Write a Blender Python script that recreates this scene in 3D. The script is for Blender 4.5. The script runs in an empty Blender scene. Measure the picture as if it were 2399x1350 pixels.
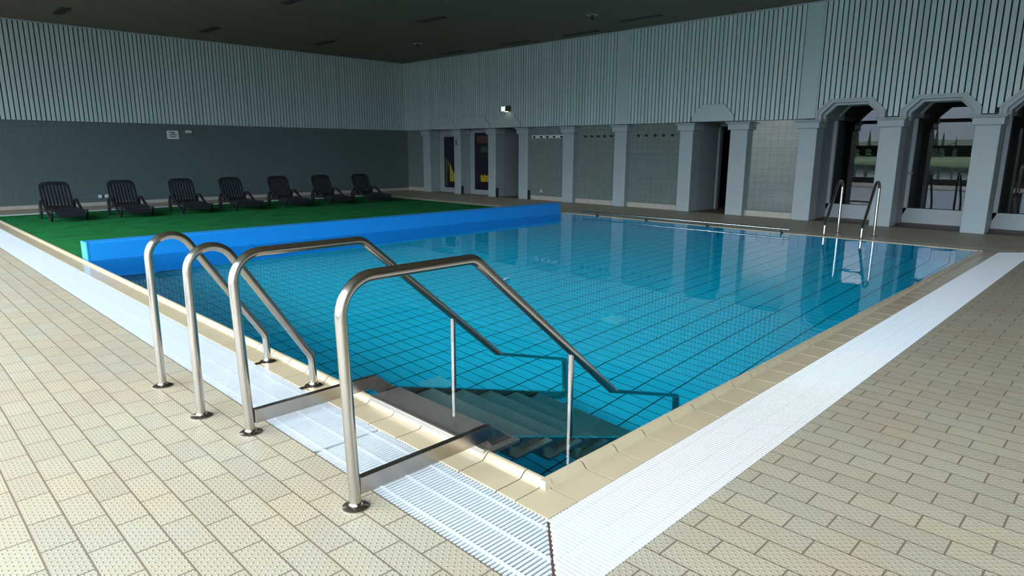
import bpy, bmesh, math, random
from mathutils import Vector, Matrix
random.seed(7)
S = bpy.context.scene
PI = math.pi
# ---------------------------------------------------------------- camera
W_IMG, H_IMG = 2399, 1350
F_PX = 1513.63
YAW, PITCH, ROLL = math.radians(44.771), math.radians(-12.106), math.radians(0.207)
cd = bpy.data.cameras.new('camera'); cam = bpy.data.objects.new('camera', cd); S.collection.objects.link(cam)
cd.sensor_fit = 'HORIZONTAL'; cd.sensor_width = 36.0; cd.lens = 36.0 * F_PX / W_IMG
cd.clip_start = 0.02; cd.clip_end = 2000
fw = Vector((math.cos(PITCH) * math.cos(YAW), math.cos(PITCH) * math.sin(YAW), math.sin(PITCH)))
rt = Vector((math.sin(YAW), -math.cos(YAW), 0)); up = rt.cross(fw)
r2 = math.cos(ROLL) * rt + math.sin(ROLL) * up; u2 = -math.sin(ROLL) * rt + math.cos(ROLL) * up
M = Matrix((r2, u2, -fw)).transposed().to_4x4(); M.translation = Vector((-1.7664, -1.5423, 1.4487))
cam.matrix_world = M
S.camera = cam
# ---------------------------------------------------------------- view + world + light
S.view_settings.view_transform = 'Standard'; S.view_settings.look = 'None'
S.view_settings.gamma = 1.0; S.view_settings.use_curve_mapping = False
S.view_settings.exposure = 0.0
S.cycles.use_denoising = True
S.cycles.max_bounces = 24; S.cycles.diffuse_bounces = 10; S.cycles.transmission_bounces = 14; S.cycles.glossy_bounces = 6
S.cycles.sample_clamp_indirect = 0.0
SKY_LOW, SKY_HIGH = 4.6, 23.0
W = bpy.data.worlds.new('sky'); S.world = W; W.use_nodes = True
nt = W.node_tree; N = nt.nodes; L = nt.links; N.clear()
tc = N.new('ShaderNodeTexCoord'); sp = N.new('ShaderNodeSeparateXYZ'); L.new(tc.outputs['Generated'], sp.inputs[0])
mr = N.new('ShaderNodeMapRange'); mr.interpolation_type = 'SMOOTHSTEP'
mr.inputs['From Min'].default_value = 0.02; mr.inputs['From Max'].default_value = 0.30
mr.inputs['To Min'].default_value = SKY_LOW; mr.inputs['To Max'].default_value = SKY_HIGH
L.new(sp.outputs['Z'], mr.inputs['Value'])
nz = N.new('ShaderNodeTexNoise'); nz.inputs['Scale'].default_value = 3.2; nz.inputs['Detail'].default_value = 5
mp = N.new('ShaderNodeMapping'); mp.inputs['Scale'].default_value = (1, 1, 2.4)
L.new(tc.outputs['Generated'], mp.inputs[0]); L.new(mp.outputs[0], nz.inputs['Vector'])
cr = N.new('ShaderNodeValToRGB'); cr.color_ramp.elements[0].position = 0.4; cr.color_ramp.elements[0].color = (0.55, 0.74, 1.0, 1)
cr.color_ramp.elements[1].position = 0.6; cr.color_ramp.elements[1].color = (1.0, 0.98, 0.95, 1)
L.new(nz.outputs['Fac'], cr.inputs[0])
bg = N.new('ShaderNodeBackground'); L.new(cr.outputs[0], bg.inputs['Color']); L.new(mr.outputs[0], bg.inputs['Strength'])
wo = N.new('ShaderNodeOutputWorld'); L.new(bg.outputs[0], wo.inputs[0])
FX = -4.5          # window facade on the camera's side of the pool hall
Y0, Y1 = -18.0, 17.811
la = bpy.data.lights.new('facade_daylight_portal', 'AREA'); la.shape = 'RECTANGLE'; la.size = Y1 - Y0; la.size_y = 4.6
la.cycles.is_portal = True
lo = bpy.data.objects.new('facade_daylight_portal', la); S.collection.objects.link(lo)
lo.matrix_world = Matrix(((0, 0, -1, FX - 0.12), (1, 0, 0, (Y0 + Y1) / 2), (0, -1, 0, 2.55), (0, 0, 0, 1)))

# ---------------------------------------------------------------- materials
def nodes(name):
    m = bpy.data.materials.new(name); m.use_nodes = True
    t = m.node_tree; b = t.nodes['Principled BSDF']; return m, t, b
def col(b, c): b.inputs['Base Color'].default_value = (c[0], c[1], c[2], 1)
def plain(name, c, rough=0.5, metal=0.0, spec=0.5, var=0.0, vs=3.0, bump=0.0, bs=60.0):
    m, t, b = nodes(name); col(b, c); b.inputs['Roughness'].default_value = rough; b.inputs['Metallic'].default_value = metal
    b.inputs['Specular IOR Level'].default_value = spec
    g = t.nodes.new('ShaderNodeNewGeometry')
    if var:
        n = t.nodes.new('ShaderNodeTexNoise'); n.inputs['Scale'].default_value = vs; n.inputs['Detail'].default_value = 4
        t.links.new(g.outputs['Position'], n.inputs['Vector'])
        r = t.nodes.new('ShaderNodeValToRGB')
        r.color_ramp.elements[0].position = 0.3; r.color_ramp.elements[1].position = 0.7
        r.color_ramp.elements[0].color = (c[0] * (1 - var), c[1] * (1 - var), c[2] * (1 - var), 1)
        r.color_ramp.elements[1].color = (min(1, c[0] * (1 + var)), min(1, c[1] * (1 + var)), min(1, c[2] * (1 + var)), 1)
        t.links.new(n.outputs['Fac'], r.inputs[0]); t.links.new(r.outputs[0], b.inputs['Base Color'])
    if bump:
        n2 = t.nodes.new('ShaderNodeTexNoise'); n2.inputs['Scale'].default_value = bs
        t.links.new(g.outputs['Position'], n2.inputs['Vector'])
        bu = t.nodes.new('ShaderNodeBump'); bu.inputs['Strength'].default_value = bump; bu.inputs['Distance'].default_value = 0.01
        t.links.new(n2.outputs['Fac'], bu.inputs['Height']); t.links.new(bu.outputs[0], b.inputs['Normal'])
    return m
def mth(t, op, a, b_=None, c_=None):
    n = t.nodes.new('ShaderNodeMath'); n.operation = op
    for i, v in enumerate((a, b_, c_)):
        if v is None: continue
        if isinstance(v, (int, float)): n.inputs[i].default_value = v
        else: t.links.new(v, n.inputs[i])
    return n.outputs[0]
def brick(t, u, v, bw, rh, mortar, c1, c2, cm, off=0.5, du=0.0, dv=0.0, smooth=0.1):
    cb = t.nodes.new('ShaderNodeCombineXYZ')
    t.links.new(mth(t, 'ADD', u, du), cb.inputs[0]); t.links.new(mth(t, 'ADD', v, dv), cb.inputs[1])
    br = t.nodes.new('ShaderNodeTexBrick'); br.offset = off; br.squash = 1.0
    t.links.new(cb.outputs[0], br.inputs['Vector'])
    br.inputs['Scale'].default_value = 1.0; br.inputs['Brick Width'].default_value = bw; br.inputs['Row Height'].default_value = rh
    br.inputs['Mortar Size'].default_value = mortar; br.inputs['Mortar Smooth'].default_value = smooth
    br.inputs['Color1'].default_value = (*c1, 1); br.inputs['Color2'].default_value = (*c2, 1); br.inputs['Mortar'].default_value = (*cm, 1)
    return br
def pos(t):
    g = t.nodes.new('ShaderNodeNewGeometry'); s = t.nodes.new('ShaderNodeSeparateXYZ')
    t.links.new(g.outputs['Position'], s.inputs[0]); return s.outputs[0], s.outputs[1], s.outputs[2], g

# deck floor: running-bond studded tiles
def floor_mat():
    m, t, b = nodes('deck_tile'); x, y, z, g = pos(t)
    P = 0.2465
    br = brick(t, y, x, P, P / 2, 0.0035, (0.386, 0.338, 0.245), (0.345, 0.304, 0.224), (0.166, 0.128, 0.086), 0.5, 20 * P - 1.407, 40 * P / 2 + 1.364)
    n = t.nodes.new('ShaderNodeTexNoise'); n.inputs['Scale'].default_value = 1.7; n.inputs['Detail'].default_value = 3
    t.links.new(g.outputs['Position'], n.inputs['Vector'])
    rp = t.nodes.new('ShaderNodeValToRGB'); rp.color_ramp.elements[0].color = (1.0, 0.94, 0.88, 1); rp.color_ramp.elements[1].color = (0.97, 1.0, 0.98, 1)
    rp.color_ramp.elements[0].position = 0.35; rp.color_ramp.elements[1].position = 0.62
    t.links.new(n.outputs['Fac'], rp.inputs[0])
    mx = t.nodes.new('ShaderNodeMix'); mx.data_type = 'RGBA'; mx.blend_type = 'MULTIPLY'; mx.inputs[0].default_value = 1
    t.links.new(br.outputs['Color'], mx.inputs[6]); t.links.new(rp.outputs[0], mx.inputs[7])
    q = P / 7.5
    sx = mth(t, 'SINE', mth(t, 'MULTIPLY', mth(t, 'ADD', mth(t, 'ADD', x, y), 1.364), 2 * PI / (q * 1.0)))
    sy = mth(t, 'SINE', mth(t, 'MULTIPLY', mth(t, 'SUBTRACT', y, x), 2 * PI / (q * 1.0)))
    pr = mth(t, 'SMOOTH_MIN', sx, sy, 0.2)
    stud = mth(t, 'MULTIPLY', mth(t, 'MAXIMUM', mth(t, 'SUBTRACT', pr, 0.35), 0.0), mth(t, 'SUBTRACT', 1.0, br.outputs['Fac']))
    m2 = t.nodes.new('ShaderNodeMix'); m2.data_type = 'RGBA'; m2.inputs[7].default_value = (0.60, 0.55, 0.45, 1)
    t.links.new(mth(t, 'MULTIPLY', stud, 0.55), m2.inputs[0]); t.links.new(mx.outputs[2], m2.inputs[6]); t.links.new(m2.outputs[2], b.inputs['Base Color'])
    h = mth(t, 'SUBTRACT', mth(t, 'MULTIPLY', stud, 0.0050), mth(t, 'MULTIPLY', br.outputs['Fac'], 0.002))
    bu = t.nodes.new('ShaderNodeBump'); bu.inputs['Strength'].default_value = 1.0; bu.inputs['Distance'].default_value = 1.0
    t.links.new(h, bu.inputs['Height']); t.links.new(bu.outputs[0], b.inputs['Normal'])
    b.inputs['Roughness'].default_value = 0.5; b.inputs['Specular IOR Level'].default_value = 0.35
    return m
def wall_tile_mat(name, axis, c1, c2, cm, tw=0.15, th=0.15, rough=0.12, tilt=0.012, z0=0.0):
    m, t, b = nodes(name); x, y, z, g = pos(t)
    u = x if axis == 'x' else y
    br = brick(t, u, z, tw, th, 0.004, c1, c2, cm, 0.0, 20.0, 20 * th + z0)
    t.links.new(br.outputs['Color'], b.inputs['Base Color'])
    cu = t.nodes.new('ShaderNodeCombineXYZ')
    t.links.new(mth(t, 'FLOOR', mth(t, 'DIVIDE', mth(t, 'ADD', u, 20.0), tw)), cu.inputs[0])
    t.links.new(mth(t, 'FLOOR', mth(t, 'DIVIDE', mth(t, 'ADD', z, 20 * th + z0), th)), cu.inputs[1])
    wn = t.nodes.new('ShaderNodeTexWhiteNoise'); wn.noise_dimensions = '2D'; t.links.new(cu.outputs[0], wn.inputs['Vector'])
    vs = t.nodes.new('ShaderNodeVectorMath'); vs.operation = 'SUBTRACT'; vs.inputs[1].default_value = (0.5, 0.5, 0.5)
    t.links.new(wn.outputs['Color'], vs.inputs[0])
    vm = t.nodes.new('ShaderNodeVectorMath'); vm.operation = 'SCALE'; vm.inputs['Scale'].default_value = tilt * 2
    t.links.new(vs.outputs[0], vm.inputs[0])
    bu = t.nodes.new('ShaderNodeBump'); bu.inputs['Strength'].default_value = 0.4; bu.inputs['Distance'].default_value = 0.004
    t.links.new(mth(t, 'SUBTRACT', 1.0, br.outputs['Fac']), bu.inputs['Height'])
    va = t.nodes.new('ShaderNodeVectorMath'); va.operation = 'ADD'; t.links.new(bu.outputs[0], va.inputs[0]); t.links.new(vm.outputs[0], va.inputs[1])
    vn = t.nodes.new('ShaderNodeVectorMath'); vn.operation = 'NORMALIZE'; t.links.new(va.outputs[0], vn.inputs[0])
    t.links.new(vn.outputs[0], b.inputs['Normal'])
    b.inputs['Roughness'].default_value = rough
    return m
def pool_tile_mat(name, kind):
    m, t, b = nodes(name); x, y, z, g = pos(t)
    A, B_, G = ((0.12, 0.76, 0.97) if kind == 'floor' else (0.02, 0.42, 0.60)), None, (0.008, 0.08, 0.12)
    def ln(v, p, o, w):   # 1 on the joint
        f = mth(t, 'FRACT', mth(t, 'DIVIDE', mth(t, 'ADD', v, 50 * p - o), p))
        d = mth(t, 'MULTIPLY', mth(t, 'SUBTRACT', 0.5, mth(t, 'ABSOLUTE', mth(t, 'SUBTRACT', f, 0.5))), p)
        return mth(t, 'LESS_THAN', d, w)
    if kind == 'floor': a, c = ln(x, 0.125, 0.058, 0.0038), ln(y, 0.25, 0.045, 0.006)
    elif kind == 'wx': a, c = ln(y, 0.25, 0.045, 0.005), ln(z, 0.125, 0.03, 0.005)
    else: a, c = ln(x, 0.25, 0.058, 0.005), ln(z, 0.125, 0.03, 0.005)
    k = mth(t, 'MAXIMUM', a, c)
    mx = t.nodes.new('ShaderNodeMix'); mx.data_type = 'RGBA'
    mx.inputs[6].default_value = (*A, 1); mx.inputs[7].default_value = (*G, 1); t.links.new(k, mx.inputs[0])
    t.links.new(mx.outputs[2], b.inputs['Base Color']); b.inputs['Roughness'].default_value = 0.6
    b.inputs['Specular IOR Level'].default_value = 0.2
    return m
def water_mat():
    m = bpy.data.materials.new('pool_water'); m.use_nodes = True; t = m.node_tree; t.nodes.clear()
    o = t.nodes.new('ShaderNodeOutputMaterial'); g = t.nodes.new('ShaderNodeBsdfGlass')
    g.inputs['IOR'].default_value = 1.333; g.inputs['Roughness'].default_value = 0.0; g.inputs['Color'].default_value = (1, 1, 1, 1)
    ge = t.nodes.new('ShaderNodeNewGeometry')
    n = t.nodes.new('ShaderNodeTexNoise'); n.inputs['Scale'].default_value = 2.2; n.inputs['Detail'].default_value = 2
    t.links.new(ge.outputs['Position'], n.inputs['Vector'])
    bu = t.nodes.new('ShaderNodeBump'); bu.inputs['Strength'].default_value = 0.25; bu.inputs['Distance'].default_value = 0.006
    t.links.new(n.outputs['Fac'], bu.inputs['Height']); t.links.new(bu.outputs[0], g.inputs['Normal'])
    t.links.new(g.outputs[0], o.inputs['Surface'])
    v = t.nodes.new('ShaderNodeVolumeAbsorption'); v.inputs['Color'].default_value = (0.0, 0.965, 0.99, 1); v.inputs['Density'].default_value = 0.55
    t.links.new(v.outputs[0], o.inputs['Volume'])
    return m
def glass_mat(name, tint=(0.75, 0.8, 0.78), boost=2.0):
    m = bpy.data.materials.new(name); m.use_nodes = True; t = m.node_tree; t.nodes.clear()
    o = t.nodes.new('ShaderNodeOutputMaterial'); tr = t.nodes.new('ShaderNodeBsdfTransparent'); tr.inputs[0].default_value = (*tint, 1)
    gl = t.nodes.new('ShaderNodeBsdfGlossy'); gl.inputs['Roughness'].default_value = 0.0
    fr = t.nodes.new('ShaderNodeLayerWeight'); fr.inputs['Blend'].default_value = 0.5
    p5 = mth(t, 'POWER', fr.outputs['Facing'], 5.0)
    k = mth(t, 'MINIMUM', mth(t, 'ADD', mth(t, 'MULTIPLY', p5, 0.9), 0.04 * boost), 1.0)
    mx = t.nodes.new('ShaderNodeMixShader'); t.links.new(k, mx.inputs[0]); t.links.new(tr.outputs[0], mx.inputs[1]); t.links.new(gl.outputs[0], mx.inputs[2])
    t.links.new(mx.outputs[0], o.inputs['Surface']); return m
def steel_mat(name, c=(0.50, 0.465, 0.42), rough=0.2):
    m, t, b = nodes(name); col(b, c); b.inputs['Metallic'].default_value = 1.0; b.inputs['Roughness'].default_value = rough
    g = t.nodes.new('ShaderNodeNewGeometry'); n = t.nodes.new('ShaderNodeTexNoise'); n.inputs['Scale'].default_value = 9
    t.links.new(g.outputs['Position'], n.inputs['Vector'])
    t.links.new(mth(t, 'ADD', mth(t, 'MULTIPLY', n.outputs['Fac'], 0.16), rough - 0.08), b.inputs['Roughness'])
    return m
def ceil_mat():
    m, t, b = nodes('ceiling_panel'); x, y, z, g = pos(t)
    br = brick(t, y, x, 0.6, 0.15, 0.006, (0.161, 0.132, 0.093), (0.148, 0.122, 0.085), (0.10, 0.09, 0.07), 0.5, 30, 30)
    t.links.new(br.outputs['Color'], b.inputs['Base Color']); b.inputs['Roughness'].default_value = 0.75
    return m
def board_mat():
    m, t, b = nodes('white_board'); x, y, z, g = pos(t)
    n = t.nodes.new('ShaderNodeTexWhiteNoise'); n.noise_dimensions = '2D'; cb = t.nodes.new('ShaderNodeCombineXYZ')
    t.links.new(mth(t, 'FLOOR', mth(t, 'DIVIDE', mth(t, 'ADD', x, 30.0), 0.0990)), cb.inputs[0])
    t.links.new(mth(t, 'FLOOR', mth(t, 'DIVIDE', mth(t, 'ADD', y, 30.0), 0.0990)), cb.inputs[1])
    t.links.new(cb.outputs[0], n.inputs['Vector'])
    r = t.nodes.new('ShaderNodeValToRGB'); r.color_ramp.elements[0].color = (0.352, 0.451, 0.437, 1); r.color_ramp.elements[1].color = (0.411, 0.515, 0.494, 1)
    t.links.new(n.outputs['Value'], r.inputs[0]); t.links.new(r.outputs[0], b.inputs['Base Color']); b.inputs['Roughness'].default_value = 0.45
    return m
MT = dict(
    floor=floor_mat(),
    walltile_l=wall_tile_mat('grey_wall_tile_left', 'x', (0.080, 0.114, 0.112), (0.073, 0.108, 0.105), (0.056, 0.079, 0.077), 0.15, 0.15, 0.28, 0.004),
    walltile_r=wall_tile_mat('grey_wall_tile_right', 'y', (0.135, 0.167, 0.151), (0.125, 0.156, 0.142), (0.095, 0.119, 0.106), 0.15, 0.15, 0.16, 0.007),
    board=board_mat(), dark=plain('dark_gap', (0.012, 0.018, 0.02), 0.9),
    paint=plain('white_paint', (0.266, 0.317, 0.321), 0.45, var=0.04, vs=2),
    paint2=plain('grey_recess_paint', (0.228, 0.255, 0.255), 0.6, var=0.05, vs=2),
    paint_up=plain('white_hood_paint', (0.325, 0.40, 0.39), 0.45, var=0.04, vs=2),
    basebeige=plain('beige_skirting_tile', (0.345, 0.317, 0.262), 0.35, var=0.05, vs=5),
    ceiling=ceil_mat(), coping=plain('cream_coping', (0.476, 0.386, 0.245), 0.22, var=0.05, vs=4),
    grout=plain('dark_grout', (0.02, 0.014, 0.01), 0.8), grate=plain('white_grating', (0.552, 0.580, 0.586), 0.35),
    channel=plain('drain_channel', (0.13, 0.14, 0.13), 0.8), steel=steel_mat('brushed_steel'),
    steel3=steel_mat('satin_steel', (0.46, 0.42, 0.38), 0.27),
    steel2=steel_mat('matt_steel', (0.42, 0.39, 0.35), 0.40),
    blue=plain('blue_plastic', (0.011, 0.246, 0.656), 0.3, spec=0.35), pfloor=pool_tile_mat('pool_floor_tile', 'floor'),
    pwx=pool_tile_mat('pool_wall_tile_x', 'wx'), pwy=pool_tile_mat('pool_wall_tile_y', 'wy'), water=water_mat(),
    carpet=plain('green_carpet', (0.008, 0.135, 0.032), 0.95, spec=0.1, var=0.22, vs=2.2, bump=0.6, bs=220),
    black=plain('black_plastic', (0.010, 0.011, 0.014), 0.38, spec=0.4), rubber=plain('black_rubber', (0.015, 0.017, 0.018), 0.7),
    glass=glass_mat('window_glass', (0.55, 0.58, 0.58), 1.4), fglass=glass_mat('facade_glass', (0.94, 0.95, 0.94), 1.0),
    frame=plain('white_window_frame', (0.345, 0.393, 0.400), 0.4), darkframe=plain('dark_facade_frame', (0.03, 0.028, 0.03), 0.5),
    darkroom=plain('dark_room', (0.045, 0.038, 0.035), 0.8), redfloor=plain('red_brown_floor', (0.110, 0.059, 0.041), 0.5, var=0.15, vs=4),
    door=plain('brown_door', (0.12, 0.08, 0.06), 0.5), whitepl=plain('white_plastic', (0.497, 0.511, 0.497), 0.4),
    pale=plain('pale_tile', (0.75, 0.80, 0.90), 0.5), ink=plain('dark_ink', (0.02, 0.02, 0.025), 0.6),
    posterdark=plain('dark_poster', (0.005, 0.005, 0.008), 0.25), yellow=plain('yellow_print', (0.310, 0.248, 0.007), 0.4),
    olive=plain('olive_print', (0.050, 0.045, 0.025), 0.4), redp=plain('dark_red_print', (0.07, 0.03, 0.02), 0.4),
    greenp=plain('dark_green_print', (0.02, 0.06, 0.03), 0.4), brass=plain('dark_sign_body', (0.05, 0.055, 0.02), 0.5),
    grass=plain('bank_grass', (0.035, 0.075, 0.018), 0.9, var=0.35, vs=0.3), hill=plain('wooded_hill', (0.03, 0.05, 0.03), 0.95, var=0.4, vs=0.2),
    tree=plain('conifer_green', (0.018, 0.04, 0.02), 0.95, var=0.3, vs=0.8), bark=plain('bark', (0.06, 0.04, 0.03), 0.9),
    lake=plain('lake_water', (0.02, 0.035, 0.035), 0.05, spec=0.6, bump=0.12, bs=2.6), outwall=plain('outer_ground', (0.25, 0.25, 0.23), 0.9),
)
def emis(name, c, s):
    m, t, b = nodes(name); col(b, (0, 0, 0)); b.inputs['Emission Color'].default_value = (*c, 1); b.inputs['Emission Strength'].default_value = s; return m
MT['lit'] = emis('lit_sign_face', (0.82, 1.0, 0.72), 1.6)

MT['steel2'].node_tree.nodes['Principled BSDF'].inputs['Metallic'].default_value = 0.8
# ---------------------------------------------------------------- mesh helpers
class MB:
    def __init__(s): s.bm = bmesh.new(); s.mi = 0
    def face(s, vs):
        f = s.bm.faces.new(vs); f.material_index = s.mi; return f
    def box(s, x0, x1, y0, y1, z0, z1):
        v = [s.bm.verts.new((x, y, z)) for x in (x0, x1) for y in (y0, y1) for z in (z0, z1)]
        for q in ((0, 1, 3, 2), (4, 6, 7, 5), (0, 4, 5, 1), (2, 3, 7, 6), (0, 2, 6, 4), (1, 5, 7, 3)): s.face([v[i] for i in q])
        return s
    def hexa(s, A, B):   # two matching loops of points
        a = [s.bm.verts.new(p) for p in A]; b = [s.bm.verts.new(p) for p in B]; n = len(a)
        s.face(a[::-1]); s.face(b)
        for i in range(n): s.face([a[i], a[(i + 1) % n], b[(i + 1) % n], b[i]])
        return s
    def prism(s, pts, axis, a, b):  # polygon pts (u,v) swept along axis from a to b
        def P(u, v, w): return {'x': (w, u, v), 'y': (u, w, v), 'z': (u, v, w)}[axis]
        return s.hexa([P(u, v, a) for u, v in pts], [P(u, v, b) for u, v in pts])
    def ring(s, outer, inner, axis, a, b):
        def P(u, v, w): return {'x': (w, u, v), 'y': (u, w, v), 'z': (u, v, w)}[axis]
        n = len(outer)
        for i in range(n - 1):
            q = [outer[i], outer[i + 1], inner[i + 1], inner[i]]
            s.hexa([P(u, v, a) for u, v in q], [P(u, v, b) for u, v in q])
        return s
    def tube(s, pts, r, n=14, caps=True):
        pts = [Vector(p) for p in pts]; rings = []; prev = None
        for i, p in enumerate(pts):
            d = ((pts[i + 1] - p) if i == 0 else (p - pts[i - 1]) if i == len(pts) - 1 else ((pts[i + 1] - p).normalized() + (p - pts[i - 1]).normalized())).normalized()
            if prev is None:
                a = Vector((0, 1, 0)) if abs(d.y) < 0.9 else Vector((1, 0, 0)); u = d.cross(a).normalized()
            else: u = (prev - prev.dot(d) * d).normalized()
            prev = u; w = d.cross(u)
            rings.append([s.bm.verts.new(p + r * (math.cos(2 * PI * k / n) * u + math.sin(2 * PI * k / n) * w)) for k in range(n)])
        for A, B in zip(rings, rings[1:]):
            for k in range(n): s.face([A[k], A[(k + 1) % n], B[(k + 1) % n], B[k]])
        if caps: s.face(rings[0][::-1]); s.face(rings[-1])
        return s
    def lathe(s, prof, cx=0, cy=0, n=24):
        rings = [[s.bm.verts.new((cx + r * math.cos(2 * PI * k / n), cy + r * math.sin(2 * PI * k / n), z)) for k in range(n)] for r, z in prof]
        for A, B in zip(rings, rings[1:]):
            for k in range(n): s.face([A[k], A[(k + 1) % n], B[(k + 1) % n], B[k]])
        s.face(rings[0][::-1]); s.face(rings[-1]); return s
    def build(s, name, mats, parent=None, smooth=False, bevel=0.0, loc=None):
        bmesh.ops.recalc_face_normals(s.bm, faces=s.bm.faces)
        me = bpy.data.meshes.new(name); s.bm.to_mesh(me); s.bm.free()
        for k in (mats if isinstance(mats, (list, tuple)) else [mats]): me.materials.append(MT[k] if isinstance(k, str) else k)
        if smooth:
            for p in me.polygons: p.use_smooth = True
            me.set_sharp_from_angle(angle=math.radians(38))
        o = bpy.data.objects.new(name, me); S.collection.objects.link(o)
        if parent: o.parent = parent
        if loc: o.location = loc
        if bevel:
            b = o.modifiers.new('bevel', 'BEVEL'); b.width = bevel; b.segments = 2; b.limit_method = 'ANGLE'
        return o
def tag(o, label=None, cat=None, group=None, kind=None):
    if label: o['label'] = label
    if cat: o['category'] = cat
    if group: o['group'] = group
    if kind: o['kind'] = kind
    return o
def struct(o): o['kind'] = 'structure'; return o
def empty(name, loc, rz=0.0, **k):
    o = bpy.data.objects.new(name, None); S.collection.objects.link(o); o.location = loc; o.rotation_euler = (0, 0, rz)
    o.empty_display_size = 0.05; return tag(o, **k)
def copy_tree(o, parent=None):
    c = o.copy(); S.collection.objects.link(c)
    if parent: c.parent = parent
    for ch in list(o.children): copy_tree(ch, c)
    return c
def fillet(P, R, seg=10):   # rounded polyline
    P = [Vector(p) for p in P]; out = [P[0]]
    for i in range(1, len(P) - 1):
        a, b, c = P[i - 1], P[i], P[i + 1]; u = (a - b).normalized(); v = (c - b).normalized(); r = R[i - 1] if isinstance(R, (list, tuple)) else R
        th = u.angle(v); t = r / math.tan(th / 2); ctr = b + (u + v).normalized() * (r / math.sin(th / 2))
        A, B = b + u * t - ctr, b + v * t - ctr; ang = A.angle(B)
        for k in range(seg + 1):
            f = k / seg; out.append(ctr + (A * math.sin((1 - f) * ang) + B * math.sin(f * ang)) / math.sin(ang))
    out.append(P[-1]); return out

# ---------------------------------------------------------------- key dimensions
XC = 12.26          # front face of the columns
ZC, ZS = 4.352, 2.09
CW = 0.135          # depth of slat cladding
XB = 9.68           # inner rim, far long side
XO = 9.88           # outer edge of far coping
YE = 15.85          # inner rim, carpet end
YO = 16.05
LIPZ, WATZ = 0.030, 0.020
GW = 0.377          # grating width
PD = -1.35          # pool floor
DIV0, DIV1 = 8.12, 8.36
cols = [(16.336, 16.727), (14.751, 15.076), (13.11, 13.445), (11.75, 12.122), (10.029, 10.411), (8.291, 8.665), (6.418, 6.766),
        (5.088, 5.493), (3.607, 3.975), (2.078, 2.448), (0.557, 0.932), (-0.97, -0.595)]

# ---------------------------------------------------------------- floor (deck) with the pool cut out
f = MB()
X1 = 13.6
for (a, b, c, d) in ((FX - 0.1, -GW, Y0, Y1), (-GW, XO + GW, Y0, -GW), (-GW, XO + GW, YO + GW, Y1), (XO + GW, XC + 0.14, Y0, Y1)):
    f.box(a, b, c, d, -0.06, 0.0)
struct(f.build('floor', 'floor'))
f = MB(); f.box(XC + 0.14, 17.0, Y0, Y1, -0.06, -0.001); struct(f.build('recess_floor', 'redfloor'))
f = MB()   # drain channel bed under the gratings
for (a, b, c, d) in ((-GW, 0, -GW, YO + GW), (0, XO + GW, -GW, 0), (XO, XO + GW, 0, YO + GW), (0, XO, YO, YO + GW)):
    f.box(a, b, c, d, -0.15, -0.045)
struct(f.build('drain_channel', 'channel'))
# pool basin
f = MB(); f.box(0.0, XO, 0.0, 8.6, PD - 0.1, PD); struct(f.build('pool_floor', 'pfloor'))
f = MB(); f.box(0.02, 0.205, 0.0, 8.6, PD, -0.01); struct(f.build('pool_wall_left', 'pwx'))
f = MB(); f.box(XB - 0.005, XO - 0.02, 0.0, 8.6, PD, -0.01); struct(f.build('pool_wall_far', 'pwx'))
f = MB(); f.box(0.205, XB - 0.005, 0.02, 0.205, PD, -0.01); struct(f.build('pool_wall_near', 'pwy'))
# coping: tiles with raised lip, dark joints
PROF = [(0.0, -0.03), (0.0, -0.004), (0.004, 0.0), (0.146, 0.0), (0.156, 0.004), (0.172, 0.022), (0.184, 0.0295), (0.199, LIPZ), (0.212, 0.022), (0.214, -0.03)]
def coping(name, frm, to, joints, place):
    m = MB(); J = [frm] + [j for j in joints if frm < j < to] + [to]
    for a, b in zip(J, J[1:]):
        A = [place(u, a + 0.003, v) for u, v in PROF]; B = [place(u, b - 0.003, v) for u, v in PROF]; m.hexa(A, B)
    m.mi = 1
    g = [(u * 0.99 + 0.001, v - 0.0018) for u, v in PROF]
    m.hexa([place(u, frm, v) for u, v in g], [place(u, to, v) for u, v in g])
    return struct(m.build(name, ['coping', 'grout']))
TP = 0.2477
coping('coping_left', 0.188, YE + 0.0, [0.303 + TP * k for k in range(70)], lambda u, w, v: (u, w, v))
coping('coping_near', 0.188, XB + 0.012, [0.188 + TP * k for k in range(1, 45)], lambda u, w, v: (w, u, v))
coping('coping_far', 0.188, YE, [0.188 + TP * k for k in range(1, 70)], lambda u, w, v: (XO - u, w, v))
MT['coping_cream'] = MT['coping']; MT['coping'] = plain('white_coping', (0.552, 0.552, 0.511), 0.25)
coping('coping_end', 0.0, XO, [TP * k for k in range(1, 45)], lambda u, w, v: (w, YO - u, v))
MT['coping'] = MT['coping_cream']
for (cx, sx) in ((0, 1), (XO, -1)):
    m = MB(); m.hexa([(cx, 0, -0.03), (cx + sx * .186, 0, -0.03), (cx + sx * .186, .186, -0.03), (cx, .186, -0.03)], [(cx, 0, 0), (cx + sx * .186, 0, 0), (cx + sx * .186, .186, 0), (cx, .186, 0)])
    a, b = .150, .212
    m.hexa([(cx + sx * a, a, -.01), (cx + sx * b, a, -.01), (cx + sx * b, b, -.01), (cx + sx * a, b, -.01)],
           [(cx + sx * (a + .018), a + .018, LIPZ + .001), (cx + sx * .199, a + .018, LIPZ + .001), (cx + sx * .199, .199, LIPZ + .001), (cx + sx * (a + .018), .199, LIPZ + .001)])
    struct(m.build('coping_corner', 'coping'))

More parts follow.
